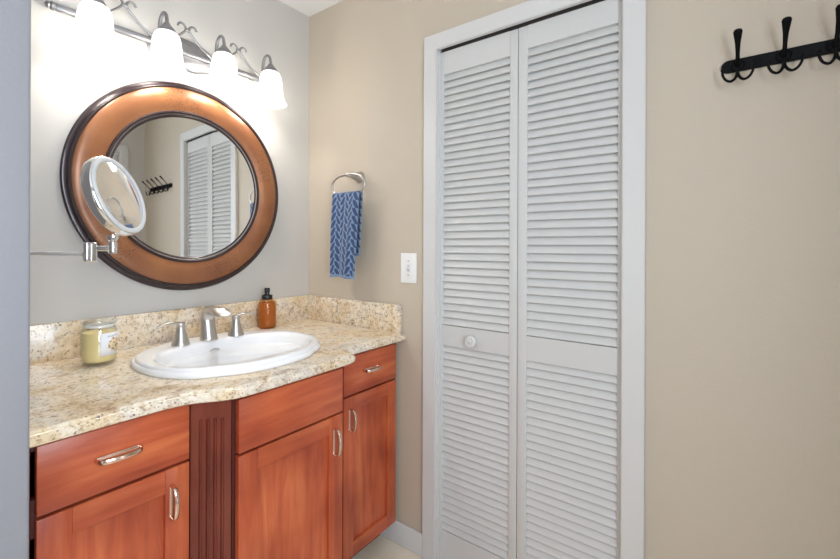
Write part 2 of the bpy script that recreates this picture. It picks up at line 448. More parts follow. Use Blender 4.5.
# jamb lining inside the opening
box(bm, -0.002, .1, OY0 - .006, OY0 + .001, 0, OZ); box(bm, -0.002, .1, OY1 - .001, OY1 + .006, 0, OZ)
struct('trim_1', bm, TRIM)
# baseboards
def baseboard(name, x0, x1, y0, y1, h=0.092):
    bm = bmesh.new(); box(bm, x0, x1, y0, y1, 0, h, 0.004, 3); return struct(name, bm, TRIM)
baseboard('baseboard_right', -0.013, 0, yl + CW, -0.03)
baseboard('baseboard_front', -2.9, DX0 - .07, YB, YB + .013)
baseboard('baseboard_near', -0.013, 0, YB + .02, yr - CW - .001)

# ------------------------------------------------------------------ closet bifold door
door = bpy.data.objects.new('door_1', None); C.objects.link(door); door.location = (0.02, -1.14, 0); door['kind'] = 'structure'
XF = 0.010; TH = 0.028
def door_leaf(y0, y1, ll, lr, ztopv, zmid1, zmid0, zbot):
    """y0 > y1; louvre field between ll and lr"""
    bm = bmesh.new(); xb = XF + TH
    box(bm, XF, xb, ll, y0, .012, 2.043, .0015); box(bm, XF, xb, y1, lr, .012, 2.043, .0015)
    for z0, z1 in ((.012, zbot), (zmid0, zmid1), (ztopv, 2.043)): box(bm, XF, xb, lr, ll, z0, z1)
    leaf = obj('door_leaf', bm, DOORW, door)
    for nm, z0, z1 in (('upper_louvers', zmid1, ztopv), ('lower_louvers', zbot, zmid0)):
        bm = bmesh.new()
        n = round((z1 - z0) / 0.02845); p = (z1 - z0) / n
        for k in range(n):
            z = z0 + k * p
            # cross-section: rounded nose at the low front, thin slat rising to the back
            pr = [(.0035, .0030), (.0020, .0050), (.0028, .0078), (.0168, .0352), (.0218, .0352), (.0218, .0312), (.0095, .0040), (.0065, .0024)]
            loops = [[(XF + x, y, min(z + dz - .001, z1 + .006)) for x, dz in pr] for y in (ll + .004, lr - .004)]
            rings(bm, loops)
        obj(nm, bm, DOORW, leaf, angle=50)
    return leaf
leafA = door_leaf(-0.7985, -1.1320, -0.8160, -1.1010, 1.953, 0.953, 0.872, 0.133)
leafB = door_leaf(-1.1345, -1.484, -1.1680, -1.4620, 1.962, 0.953, 0.868, 0.133)
bm = bmesh.new()
lathe(bm, [(r_ * 1.28, h_) for r_, h_ in [(.009, 0), (.009, .010), (.0165, .014), (.0185, .020), (.0175, .026), (.0150, .0285), (.0135, .0275), (.0115, .0292), (.0085, .0292), (.0070, .0280), (.0045, .0300), (.0001, .0305)]], (XF, -0.955, 0.908), (-1, 0, 0), 36)
obj('knob', bm, DOORW, leafA)
# track behind the head
bm = bmesh.new(); box(bm, .012, .055, OY1 + .01, OY0 - .01, 2.046, OZ); obj('track', bm, DARK, door)

# ================================================================== VANITY
CT, CB = 0.900, 0.868        # counter top and underside
ZG = 0.706                   # line between drawers and doors
def pull(parent, c, along, out, L):
    """bow pull: flat strap arched out from two feet"""
    c = Vector(c); a = Vector(along); o = Vector(out).normalized(); h = L / 2
    bm = bmesh.new()
    P = [(-1.0, 0), (-1.0, .011), (-.94, .021), (-.75, .0285), (-.35, .0325), (0, .0335), (.35, .0325), (.75, .0285), (.94, .021), (1.0, .011), (1.0, 0)]
    pts = spline([c + a * (t * h) + o * d for t, d in P], 4)
    side = a.cross(o)
    tube(bm, pts, .0058, 12, flat=.55, up=side)
    tube(bm, [c - a * (h + .003) + o * .0012, c + a * (h + .003) + o * .0012], .0040, 10, flat=.4, up=side)
    return obj('pull', bm, PULLM, parent)
def shaker_door(parent, x0, x1, yf, z0, z1, st=.058):
    bm = bmesh.new(); yb = yf + .019
    box(bm, x0, x0 + st, yf, yb, z0, z1, .0016, 2, 0); box(bm, x1 - st, x1, yf, yb, z0, z1, .0016, 2, 0)
    box(bm, x0 + st, x1 - st, yf, yb, z0, z0 + st, .0008, 1, 1); box(bm, x0 + st, x1 - st, yf, yb, z1 - st, z1, .0008, 1, 1)
    box(bm, x0 + st - .004, x1 - st + .004, yf + .010, yb - .002, z0 + st - .004, z1 - st + .004, 0, 1, 0)
    return obj('door', bm, [WOODV, WOODH], parent)
def drawer_front(parent, x0, x1, yf, z0, z1, name='drawer'):
    bm = bmesh.new(); box(bm, x0, x1, yf, yf + .019, z0, z1, .0018); return obj(name, bm, WOODH, parent)
def cabinet_box(parent, x0, x1, yf, kick=.075):
    """carcass with a recessed toe kick; face frame at yf"""
    bm = bmesh.new()
    t = .017
    for a, b in ((x0, x0 + t), (x1 - t, x1)): box(bm, a, b, yf, -.004, .095, .862, .001, 1)
    box(bm, x0 + t, x1 - t, yf, -.004, .095, .112); box(bm, x0 + t, x1 - t, -.016, -.004, .112, .862)
    box(bm, x0 + t, x1 - t, yf, yf + .018, .112, .150); box(bm, x0 + t, x1 - t, yf, yf + .018, .66, .74); box(bm, x0 + t, x1 - t, yf, yf + .018, .84, .862)
    box(bm, x0 + .002, x1 - .002, yf + kick, yf + kick + .016, 0, .095)
    for a, b in ((x0 + .002, x0 + t), (x1 - t, x1 - .002)): box(bm, a, b, yf + kick + .016, -.004, 0, .095)
    return obj('carcass', bm, CARC, parent)
DRZ = .862
# left cabinet
c1 = thing('vanity_cabinet', 'cherry wood vanity cabinet at the left end, under the candle jar', 'cabinet', (-1.03, -.3, 0), 'vanity cabinets')
cabinet_box(c1, -1.197, -.868, -.588)
d = drawer_front(c1, -1.174, -.8725, -.608, ZG + .0035, DRZ - .008); pull(d, (-1.032, -.608, .787), (1, 0, 0), (0, -1, 0), .088)
d = shaker_door(c1, -1.174, -.8725, -.608, .1, ZG - .0035); pull(d, (-.917, -.608, .620), (0, 0, 1), (0, -1, 0), .082)
# sink base, standing proud of its neighbours
c2 = thing('vanity_cabinet', 'wide cherry wood sink base cabinet standing proud below the sink', 'cabinet', (-.6, -.34, 0), 'vanity cabinets')
cabinet_box(c2, -.790, -.398, -.670)
drawer_front(c2, -.783, -.409, -.690, ZG + .0035, DRZ - .008, 'drawer_panel')
d = shaker_door(c2, -.783, -.409, -.690, .1, ZG - .0035); pull(d, (-.448, -.690, .620), (0, 0, 1), (0, -1, 0), .086)
# right cabinet
c3 = thing('vanity_cabinet', 'narrow cherry wood vanity cabinet at the right, against the wall by the closet', 'cabinet', (-.2, -.3, 0), 'vanity cabinets')
cabinet_box(c3, -.3965, -.003, -.583)
d = drawer_front(c3, -.322, -.022, -.603, ZG + .0035, DRZ - .008); pull(d, (-.180, -.603, .787), (1, 0, 0), (0, -1, 0), .086)
d = shaker_door(c3, -.322, -.022, -.603, .1, ZG - .0035, .052); pull(d, (-.293, -.603, .620), (0, 0, 1), (0, -1, 0), .080)
# fluted filler set at an angle between left cabinet and sink base
fp = thing('fluted_filler', 'cherry fluted corner pilaster in a shade-darkened tone between left cabinet and sink base', 'pilaster', (-.83, -.62, 0))
A0 = Vector((-.874, -.598)); A1 = Vector((-.788, -.676)); dv = (A1 - A0).normalized(); nv = Vector((dv.y, -dv.x))   # nv faces the camera
if nv.y > 0: nv = -nv
Lf = (A1 - A0).length
bm = bmesh.new()
prof = [(0.008, -.012), (0.008, .0)]
grooves = [.032, .050, .068, .086]
for g in grooves: prof += [(g - .0045, 0), (g - .002, -.0055), (g + .002, -.0055), (g + .0045, 0)]
prof += [(Lf - .008, 0), (Lf - .008, -.012)]
def fl(u, d, z): q = A0 + dv * u + nv * d; return (q.x, q.y, z)
prof_flat = [(u, 0 if i not in (0, len(prof) - 1) else -.012) for i, (u, d) in enumerate(prof)]
rings(bm, [[fl(u, d, z) for u, d in pp] for pp, z in ((prof_flat, .1), (prof_flat, .155), (prof, .160), (prof, .800), (prof_flat, .808), (prof_flat, .866))], True)
obj('fluted_board', bm, WOOD_SHADED, fp, angle=25)
bm = bmesh.new()
rings(bm, [[fl(u, d, z) for u, d in ((-.002, -.012), (Lf + .002, -.012), (Lf - .02, -.030), (.02, -.030))] for z in (0, .866)])
obj('backing', bm, CARC, fp)

# ------------------------------------------------------------------ countertop
front = [(-1.199, -.652), (-1.10, -.652), (-1.0, -.652), (-.945, -.654), (-.905, -.662), (-.873, -.680), (-.845, -.701), (-.815, -.717), (-.78, -.724), (-.70, -.726), (-.60, -.726), (-.50, -.724), (-.43, -.722), (-.395, -.719), (-.373, -.712), (-.360, -.698), (-.353, -.676), (-.344, -.654), (-.325, -.643), (-.30, -.641), (-.25, -.640), (-.12, -.640), (-.002, -.640)]
FR = [Vector((p.x, p.y)) for p in spline([(x, y, 0) for x, y in front], 5)]
def offs(pl, d):
    out = []
    for i, p in enumerate(pl):
        t = (pl[min(i + 1, len(pl) - 1)] - pl[max(i - 1, 0)]).normalized(); n = Vector((-t.y, t.x))
        q = p + n * d; q.x = min(max(q.x, -1.199), -.002); out.append(q)
    out[0].x = -1.199; out[-1].x = -.002
    return out
SX, SY, SA, SB = -.620, -.378, .286, .268        # sink outline centre and half axes
def sink_out(th, k=1.0):
    """outer outline of the sink: an oval with small cusps where the sides meet the bowed front and back"""
    c, s = math.cos(th), math.sin(th); n = 2.25
    r = (abs(c) ** n + abs(s) ** n) ** (-1 / n)
    b = 0.0
    for q in (55, 125, 235, 305):
        d = abs((math.degrees(th) - q + 180) % 360 - 180); b += -0.024 * math.exp(-(d / 8) ** 2)
    return SX + SA * r * (1 + b) * c * k, SY + SB * r * (1 + b) * s * k
NS = 160
bm = bmesh.new()
prof = [(.020, CT), (.0155, CT - .0010), (.0130, CT - .0035), (.0122, CT - .0075), (.0075, CT - .0085), (.0030, CT - .0115), (0, CT - .017), (0, CT - .023), (.002, CT - .028), (.006, CT - .031), (.010, CB)]
tmp = bmesh.new()
lv = [[tmp.verts.new((q.x, q.y, z)) for q in offs(FR, d)] for d, z in prof]
bt = [tmp.verts.new((x, -.0005, CT)) for x in (-1.199, -.002)]; bb = [tmp.verts.new((x, -.0005, CB)) for x in (-1.199, -.002)]
for a, b in zip(lv, lv[1:]):
    for i in range(len(a) - 1): tmp.faces.new((a[i], a[i + 1], b[i + 1], b[i]))
tmp.faces.new([bt[0]] + [l[0] for l in lv] + [bb[0]]); tmp.faces.new([bt[1], bb[1]] + [l[-1] for l in reversed(lv)]); tmp.faces.new((bt[0], bt[1], bb[1], bb[0]))
hole_t = [tmp.verts.new((*sink_out(2 * PI * i / NS, .93), CT)) for i in range(NS)]
hole_b = [tmp.verts.new((*sink_out(2 * PI * i / NS, .93), CB)) for i in range(NS)]
for edge, hole in ((lv[0] + [bt[1], bt[0]], hole_t), (lv[-1] + [bb[1], bb[0]], hole_b)):
    allv = edge + hole
    for tri in tessellate_polygon([[v.co for v in edge], [v.co for v in hole]]):
        try: tmp.faces.new([allv[i] for i in tri])
        except ValueError: pass
for i in range(NS):
    j = (i + 1) % NS; tmp.faces.new((hole_t[i], hole_t[j], hole_b[j], hole_b[i]))
merge(bm, tmp)
ct = obj('countertop', bm, GRANITE, None, 28); tag(ct, 'speckled cream granite vanity countertop with a curved stepped front edge', 'countertop')
bm = bmesh.new(); box(bm, -1.199, -.002, -.021, -.0005, CT, 1.018, .002)
tag(obj('backsplash', bm, GRANITE), 'long granite backsplash along the wall below the round mirror', 'backsplash', 'granite splash strips')
bm = bmesh.new(); box(bm, -.022, -.0005, -.618, -.0215, CT, 1.018, .002)
tag(obj('backsplash', bm, GRANITE), 'short granite side splash on the wall below the towel', 'backsplash', 'granite splash strips')

# ------------------------------------------------------------------ sink
IX, IY, IA, IB = -.616, -.412, .248, .172
def sink_in(th):
    c, s = math.cos(th), math.sin(th); n = 2.3; r = (abs(c) ** n + abs(s) ** n) ** (-1 / n)
    return IX + IA * r * c, IY + IB * r * s
def sink_ring(t, z, k=1.0):
    lp = []
    for i in range(NS):
        th = 2 * PI * i / NS; o = sink_out(th); q = sink_in(th)
        if t <= 1: lp.append((o[0] + (q[0] - o[0]) * t, o[1] + (q[1] - o[1]) * t, z))
        else: lp.append((IX + (q[0] - IX) * k, IY + (q[1] - IY) * k, z))
    return lp
sk = thing('sink', 'white oval drop-in bathroom sink set in the granite countertop', 'sink', (SX, SY, CT))
bm = bmesh.new()
pr = [(.30, .89, 1), (.14, .8995, 1), (.03, CT + .0003, 1), (0, .903, 1), (-.015, .907, 1), (-.01, .912, 1), (.04, .9155, 1), (.12, .9165, 1), (.155, .9170, 1), (.175, .9215, 1), (.22, .9255, 1), (.32, .9268, 1), (.60, .9258, 1), (.82, .9255, 1), (.93, .9245, 1), (1.0, .9210, 1),
      (2, .912, .978), (2, .892, .935), (2, .868, .875), (2, .840, .79), (2, .815, .69), (2, .793, .55), (2, .777, .36), (2, .770, .12)]
rings(bm, [sink_ring(t, z, k) for t, z, k in pr] + [sink_ring(2, z, k) for z, k in ((.760, .12), (.767, .37), (.783, .57), (.806, .715), (.833, .82), (.863, .90), (.889, .96))], True, True, True)
obj('basin', bm, PORC, sk, 60)
bm = bmesh.new(); lathe(bm, [(.026, 0), (.026, .004), (.021, .006), (.018, .003), (.001, .003)], (IX, IY, .7695), (0, 0, 1), 32); obj('drain', bm, CHROME, sk)
# overflow: small chrome-edged oval on the rear wall of the bowl
bm = bmesh.new()
oc = Vector((-.622, -.2600, .889)); tilt = Vector((0, -.93, .36)).normalized(); upv = Vector((0, .36, .93)).normalized()
loop_tube(bm, [oc + Vector((1, 0, 0)) * .017 * math.cos(2 * PI * i / 28) + upv * .0085 * math.sin(2 * PI * i / 28) for i in range(28)], .0024, 8)
obj('overflow', bm, NICKEL, sk)

# ------------------------------------------------------------------ faucet
fa = thing('faucet', 'brushed nickel widespread waterfall faucet on the sink deck', 'faucet', (-.622, -.215, .934))
bm = bmesh.new()
path = spline([(-.622, -.216, .924), (-.622, -.212, .950), (-.622, -.207, .985), (-.622, -.207, 1.005), (-.622, -.220, 1.029), (-.622, -.250, 1.0400), (-.622, -.285, 1.0365), (-.622, -.312, 1.0240)], 6)
wk = [.0290, .0268, .0252, .0250, .0262, .0285, .0310, .0325]; hk = [.0280, .0255, .0235, .0225, .0205, .0160, .0130, .0110]; tk = [0, 0, 0, 0, 0, .45, 1, 1]
def samp(a, t):
    i = min(int(t), len(a) - 2); f = t - i; return a[i] * (1 - f) + a[i + 1] * f
loops = []
for i, p in enumerate(path):
    t = i / 6; d = (path[min(i + 1, len(path) - 1)] - path[max(i - 1, 0)]).normalized()
    up = Vector((1, 0, 0)).cross(d) * -1; w, h, k = samp(wk, t), samp(hk, t), samp(tk, t)
    lp = []
    for q in range(28):
        a = 2 * PI * q / 28; s = math.sin(a); y = h * s
        if s > 0: y = h * s * (1 - k) + k * (h * .55 - h * 1.25 * s)
        elif k > 0: y = h * s + 0
        lp.append(p + Vector((1, 0, 0)) * (w * math.cos(a)) + up * (y if s <= 0 or k == 0 else y) )
    loops.append(lp)
rings(bm, loops)
obj('spout', bm, NICKEL, fa, 60)
bm = bmesh.new(); lathe(bm, [(.0305, 0), (.0305, .003), (.0285, .005)], (-.622, -.216, .9245), (0, 0, 1), 32); obj('base_ring', bm, NICKEL, fa)
for sx, hx in ((-1, -.722), (1, -.521)):
    hy = -.222
    bm = bmesh.new(); lathe(bm, [(.0290, 0), (.0288, .004), (.0255, .012), (.0205, .028), (.0165, .045), (.0140, .058), (.0128, .0655), (.0138, .067), (.0138, .073), (.0125, .076), (.006, .0775)], (hx, hy, .9245), (0, 0, 1), 36)
    h = obj('handle', bm, NICKEL, fa, 50)
    bm = bmesh.new()
    ln = .078 if sx < 0 else .070
    pts = spline([(hx - sx * .011, hy, .9935), (hx + sx * .010, hy, 1.0000), (hx + sx * .036, hy - .003, 1.0055), (hx + sx * .060, hy - .006, 1.0015), (hx + sx * ln, hy - .008, .9925)], 6)
    n = len(pts); tube(bm, pts, [.0135 * (1 - .55 * (i / (n - 1)) ** 1.5) for i in range(n)], 14, flat=.42, up=(0, 1, 0))
    obj('lever', bm, NICKEL, h, 60)

# ------------------------------------------------------------------ soap bottle
bx_, by_ = -.286, -.072
sb = thing('soap_bottle', 'amber glass soap bottle with black pump in the corner of the countertop', 'bottle', (bx_, by_, CT))
bm = bmesh.new()
lathe(bm, [(.030, 0), (.0365, .002), (.0385, .007), (.0385, .096), (.0378, .106), (.0345, .117), (.0270, .1255), (.0175, .130), (.0160, .136)], (bx_, by_, CT + .0003), (0, 0, 1), 48)
obj('bottle_body', bm, AMBER, sb, 50)
bm = bmesh.new(); lathe(bm, [(.033, .005), (.0362, .009), (.0365, .095), (.0350, .104), (.031, .114), (.001, .116)], (bx_, by_, CT), (0, 0, 1), 40); obj('soap', bm, SOAP, sb, 50)
bm = bmesh.new()
lathe(bm, [(.0225, .127), (.0235, .129), (.0235, .143), (.0215, .147), (.0110, .149), (.0105, .160), (.0118, .161), (.0118, .174), (.0095, .178), (.001, .179)], (bx_, by_, CT), (0, 0, 1), 36)
tube(bm, [(bx_ - .003, by_ - .004, CT + .1695), (bx_ - .009, by_ - .013, CT + .170), (bx_ - .015, by_ - .022, CT + .167)], [.0062, .0055, .0042], 12)
obj('pump', bm, BLACKP, sb, 40)

# ------------------------------------------------------------------ candle jar
jx, jy = -.939, -.168
cj = thing('candle_jar', 'glass jar of pale yellow wax with a white label, left of the sink', 'candle', (jx, jy, CT))
bm = bmesh.new()
outer = [(.001, .0003), (.034, .0003), (.0415, .003), (.0450, .012), (.0462, .040), (.0462, .098), (.0445, .108), (.0405, .115), (.0395, .121), (.0405, .1235)]
inner = [(.0375, .1235), (.0370, .119), (.0385, .112), (.0425, .104), (.0438, .095), (.0438, .042), (.0425, .016), (.038, .009), (.001, .008)]
lathe(bm, outer + inner, (jx, jy, CT), (0, 0, 1), 56); obj('jar', bm, GLASS, cj, 50)
bm = bmesh.new(); lathe(bm, [(.001, .0085), (.0375, .0095), (.0420, .0165), (.0434, .042), (.0434, .094), (.0425, .0985), (.001, .0975)], (jx, jy, CT), (0, 0, 1), 48); obj('wax', bm, WAX, cj, 50)
bm = bmesh.new(); tube(bm, [(jx, jy, CT + .097), (jx + .001, jy, CT + .104), (jx + .003, jy, CT + .109)], .0013, 8); obj('wick', bm, BLACKP, cj)
bm = bmesh.new()
lathe(bm, [(.001, .1215), (.0365, .1215), (.0365, .126), (.0460, .1268), (.0475, .130), (.0460, .1335), (.030, .1365), (.001, .138)], (jx, jy, CT), (0, 0, 1), 56); obj('lid', bm, GLASS, cj, 50)
bm = bmesh.new()
lathe(bm, [(.0372, .1140), (.0380, .1155), (.0380, .1205), (.0372, .1212)], (jx, jy, CT), (0, 0, 1), 40, False, False); obj('lid_seal', bm, PLAST, cj, 50)
bm = bmesh.new(); uvl = bm.loops.layers.uv.new('UVMap')
a0, a1 = math.radians(-104), math.radians(-8); cols = 20
vv = [[bm.verts.new((jx + .0466 * math.cos(a0 + (a1 - a0) * i / cols), jy + .0466 * math.sin(a0 + (a1 - a0) * i / cols), CT + z)) for i in range(cols + 1)] for z in (.030, .098)]
for i in range(cols):
    f = bm.faces.new((vv[0][i], vv[0][i + 1], vv[1][i + 1], vv[1][i])); f.smooth = True
    for lp, (uu, v_) in zip(f.loops, ((i / cols, 0), ((i + 1) / cols, 0), ((i + 1) / cols, 1), (i / cols, 1))): lp[uvl].uv = (uu, v_)
lab = obj('label', bm, LABEL, cj); lab['label'] = 'white paper label with blossoms'
sm = lab.modifiers.new('thick', 'SOLIDIFY'); sm.thickness = .0003; sm.offset = 1

# ================================================================== ON THE BACK WALL
# round mirror
MX, MZ, MR, MG = -.594, 1.495, .403, .272
rm = thing('wall_mirror', 'large round wall mirror in a copper wood frame with dark edges', 'mirror', (MX, 0, MZ))
def yl_(bm, prof, n=120, cap0=False, cap1=False): lathe(bm, prof, (MX, 0, MZ), (0, -1, 0), n, cap0, cap1)
bm = bmesh.new(); yl_(bm, [(.381, .001), (.398, .001), (.4045, .005), (.4055, .013), (.4015, .0185), (.3935, .0200), (.3900, .0225), (.3900, .028), (.3880, .0325), (.3845, .034), (.3805, .0325), (.3790, .029), (.3790, .012), (.381, .001)])
obj('outer_molding', bm, DARKF, rm, 40)
bm = bmesh.new(); yl_(bm, [(.3800, .004), (.3800, .0300), (.3740, .0335), (.3610, .0365), (.3420, .0375), (.3260, .0355), (.3120, .0310), (.3020, .0265), (.2960, .0245), (.2940, .004)])
obj('frame', bm, COPPER, rm, 50)
bm = bmesh.new(); yl_(bm, [(.2965, .004), (.2965, .0250), (.2935, .0285), (.2895, .0290), (.2865, .0265), (.2860, .0225), (.2855, .004)])
yl_(bm, [(.2820, .006), (.2820, .0205), (.2790, .0212), (.2745, .0180), (.2725, .0140), (.2722, .006)])
obj('inner_molding', bm, DARKF, rm, 40)
bm = bmesh.new(); yl_(bm, [(.2862, .006), (.2862, .0225), (.2842, .0240), (.2822, .0225), (.2815, .006)])
obj('bead', bm, [SILVERF], rm, 40)
bm = bmesh.new()
lathe(bm, [(.2750, 0), (.2750, .0060), (.2550, .0062), (.001, .0062)], (MX, -.006, MZ), (0, -1, 0), 120)
gl = obj('mirror_glass', bm, GLASSM, rm, 1)
# the pane sits about a degree askew in its frame
gl.rotation_euler = (math.radians(-0.4), 0, math.radians(-1.0)); gl.location = (0, -.0045, 0)

# vanity light
LX, LZ = -.6225, 2.018
vl = thing('vanity_light', 'pewter bath bar light with four frosted bell shades above the mirror', 'light', (LX, 0, LZ))
bm = bmesh.new()
def oval(rx, rz, y, n=64): return [(LX + rx * math.copysign(abs(math.cos(2 * PI * i / n)) ** .8, math.cos(2 * PI * i / n)), y, LZ + rz * math.copysign(abs(math.sin(2 * PI * i / n)) ** .8, math.sin(2 * PI * i / n))) for i in range(n)]
rings(bm, [oval(.125, .062, -.0005), oval(.125, .062, -.008), oval(.119, .056, -.014), oval(.108, .047, -.016), oval(.100, .040, -.021)])
obj('back_plate', bm, PEWTER, vl)
bm = bmesh.new()
box(bm, LX - .395, LX + .395, -.034, -.014, LZ - .0105, LZ + .0105, .005, 3)
for s in (-1, 1):
    lathe(bm, [(.011, 0), (.0135, .003), (.0135, .010), (.009, .014), (.0105, .018), (.007, .024), (.001, .026)], (LX + s * .393, -.024, LZ), (s, 0, 0), 20)
    box(bm, LX + s * .30 - .012, LX + s * .30 + .012, -.015, -.0003, LZ - .007, LZ + .007)
obj('bar', bm, PEWTER, vl)
LY = -.122
lampx = [LX - .3165, LX - .1055, LX + .1055, LX + .3165]
bm = bmesh.new(); lx = lampx[0]
# goose-neck arm: out of the bar, up and over, down into the cup
tube(bm, spline([(lx, -.026, LZ), (lx, -.046, LZ + .002), (lx, -.060, LZ + .020), (lx, -.064, LZ + .048), (lx, -.073, LZ + .074), (lx, -.094, LZ + .086), (lx, -.114, LZ + .074), (lx, LY, LZ + .048), (lx, LY, LZ + .030)], 7), .0062, 14)
arm = obj('arm', bm, PEWTER, vl, 60)
bm = bmesh.new(); lathe(bm, [(.0075, .040), (.011, .039), (.0125, .033), (.019, .028), (.026, .019), (.0300, .009), (.0300, .003), (.027, .001), (.001, .001)], (lx, LY, LZ), (0, 0, 1), 32)
cup = obj('socket_cup', bm, PEWTER, arm, 50)
bm = bmesh.new()
so = [(.022, .010), (.031, .0065), (.0385, -.002), (.0435, -.016), (.0465, -.036), (.0485, -.062), (.0515, -.088), (.0570, -.110), (.0640, -.124), (.0690, -.1305)]
lathe(bm, so + [(r - .0028, z - .0004 if i == 0 else z) for i, (r, z) in enumerate(reversed(so))], (lx, LY, LZ), (0, 0, 1), 56, False, False)
shd = obj('shade', bm, SHADE, arm, 60)
ld = bpy.data.lights.new('bulb_light', 'POINT'); ld.energy = BULB; ld.color = (1.0, 0.955, 0.90); ld.shadow_soft_size = .035
def bulb_light(x):
    o = bpy.data.objects.new('bulb_light', ld); C.objects.link(o); o.parent = vl; o.location = (x - LX, LY, -.070)
bulb_light(lx)
for x in lampx[1:]:
    a = arm.copy(); C.objects.link(a); a.location.x += x - lampx[0]
    for ch in (cup, shd):
        c = ch.copy(); C.objects.link(c); c.parent = a
    bulb_light(x)
# scrolls between the lamps
sx0 = (lampx[0] + lampx[1]) / 2
bm = bmesh.new(); ys = -.046
for s in (-1, 1):
    tube(bm, spline([(sx0 + s * .098, -.036, LZ + .004), (sx0 + s * .085, ys, LZ + .012), (sx0 + s * .055, ys, LZ + .030), (sx0 + s * .026, ys, LZ + .056), (sx0 + s * .0055, ys, LZ + .082), (sx0 + s * .014, ys, LZ + .099), (sx0 + s * .028, ys, LZ + .100), (sx0 + s * .036, ys, LZ + .088)], 7), .0042, 10)
tube(bm, [(sx0 - .0085, ys, LZ + .0815), (sx0 + .0085, ys, LZ + .0815)], .0068, 14)
sc = obj('scroll', bm, PEWTER, vl, 60)
for k in (1, 2):
    c = sc.copy(); C.objects.link(c); c.location.x += k * .211

# magnifying make-up mirror on a jointed wall arm
hc = Vector((-1.012, -.556, 1.386))
mm = thing('makeup_mirror', 'small round chrome magnifying mirror on a folding wall arm, before the round mirror', 'mirror', (-1.155, 0, 1.248))
el = math.radians(17); az = math.radians(42)
nn = Vector((math.sin(az) * math.cos(el), -math.cos(az) * math.cos(el), math.sin(el)))
HR = .098
bm = bmesh.new(); lathe(bm, [(.001, -.029), (HR * .80, -.029), (HR * .93, -.027), (HR * .985, -.022), (HR, -.016), (HR, -.004), (HR * .985, -.0005), (HR * .955, .0005)], hc, nn, 72)
obj('housing', bm, CHROME, mm, 50)
bm = bmesh.new(); lathe(bm, [(HR * .965, .0003), (HR * .955, .003), (HR * .90, .004), (HR * .865, .003), (HR * .845, .0008)], hc, nn, 72, False, False)
obj('light_ring', bm, RIMW, mm, 50)
bm = bmesh.new(); n = 10
# slightly hollow magnifying glass
lathe(bm, [(.001, -.0003)] + [(HR * .86 * i / n, -.0003) for i in range(1, n + 1)], hc, nn, 72, False, False)
obj('mirror_glass', bm, GLASSM, mm, 60)
_, uu, ww = basis(nn)
def on_face(px, pz, h=.0015):     # px to the right as seen from the front, pz up
    right = Vector((math.cos(az), math.sin(az), 0)); upf = right.cross(nn) * -1
    upf = nn.cross(right); return hc + right * px + upf * pz + nn * h
bm = bmesh.new(); loop_tube(bm, [on_face(-.040 + .026 * math.cos(2 * PI * i / 36), -.036 + .026 * math.sin(2 * PI * i / 36), .0018) for i in range(36)], .0011, 8)
obj('spot_ring', bm, GREYM, mm)
bm = bmesh.new()
loop_tube(bm, [on_face(.028 + .0042 * math.cos(2 * PI * i / 24), -.058 + .0042 * math.sin(2 * PI * i / 24), .0022) for i in range(24)], .0007, 6)
tube(bm, [on_face(.028, -.0585, .0022), on_face(.028, -.053, .0022)], .0007, 6)
obj('power_mark', bm, GREYM, mm)
bm = bmesh.new()
foot = hc - nn * .018 + Vector((0, 0, -HR - .004))
pivot = Vector((foot.x, foot.y, 1.262)); joint = Vector((-1.062, -.520, 1.248)); wallp = Vector((-1.155, -.012, 1.248))
lathe(bm, [(.012, .012), (.0125, .004), (.008, -.004), (.0055, -.012), (.0055, -.030), (.001, -.030)], foot, (0, 0, 1), 20)
lathe(bm, [(.0085, .012), (.0095, .009), (.0095, -.014), (.0085, -.017), (.001, -.017)], pivot, (0, 0, 1), 20)
obj('yoke', bm, CHROME, mm, 50)
bm = bmesh.new(); tube(bm, [pivot + Vector((0, 0, -.004)), joint + Vector((0, 0, .010))], .0065, 16); obj('arm', bm, CHROME, mm, 60)
bm = bmesh.new()
box(bm, joint.x - .0125, joint.x + .0125, joint.y - .0125, joint.y + .0125, joint.z - .022, joint.z + .024, .004, 3)
obj('joint', bm, CHROME, mm)
bm = bmesh.new(); tube(bm, [joint + Vector((0, 0, -.004)), wallp + Vector((0, 0, -.004))], .0050, 16); obj('arm', bm, SATIN, mm, 60)
bm = bmesh.new(); lathe(bm, [(.036, -.0003), (.036, .006), (.030, .010), (.012, .012), (.012, .034), (.001, .036)], (wallp.x, 0, wallp.z), (0, -1, 0), 32); obj('mounting_plate', bm, CHROME, mm, 50)

# ================================================================== ON THE RIGHT WALL
# towel ring
ry, rz, rx = -.366, 1.584, -.078
tr = thing('towel_ring', 'brushed nickel towel ring on the wall holding the blue towel', 'towel ring', (0, ry, rz))
bm = bmesh.new(); lathe(bm, [(.0275, -.0003), (.0275, .005), (.024, .009), (.019, .022), (.0135, .042), (.0095, .058), (.0085, .068), (.0105, .073), (.0105, .083), (.006, .087), (.001, .088)], (0, ry, rz), (-1, 0, 0), 32)
obj('post', bm, NICKEL, tr, 50)
bm = bmesh.new()
pts = []
for i in range(72):
    a = 2 * PI * i / 72; c, s = math.cos(a), math.sin(a)
    pts.append((rx, ry + .101 * math.copysign(abs(c) ** .85, c), rz - .046 + .048 * math.copysign(abs(s) ** .85, s)))
loop_tube(bm, pts, .0052, 12)
obj('ring', bm, NICKEL, tr, 60)

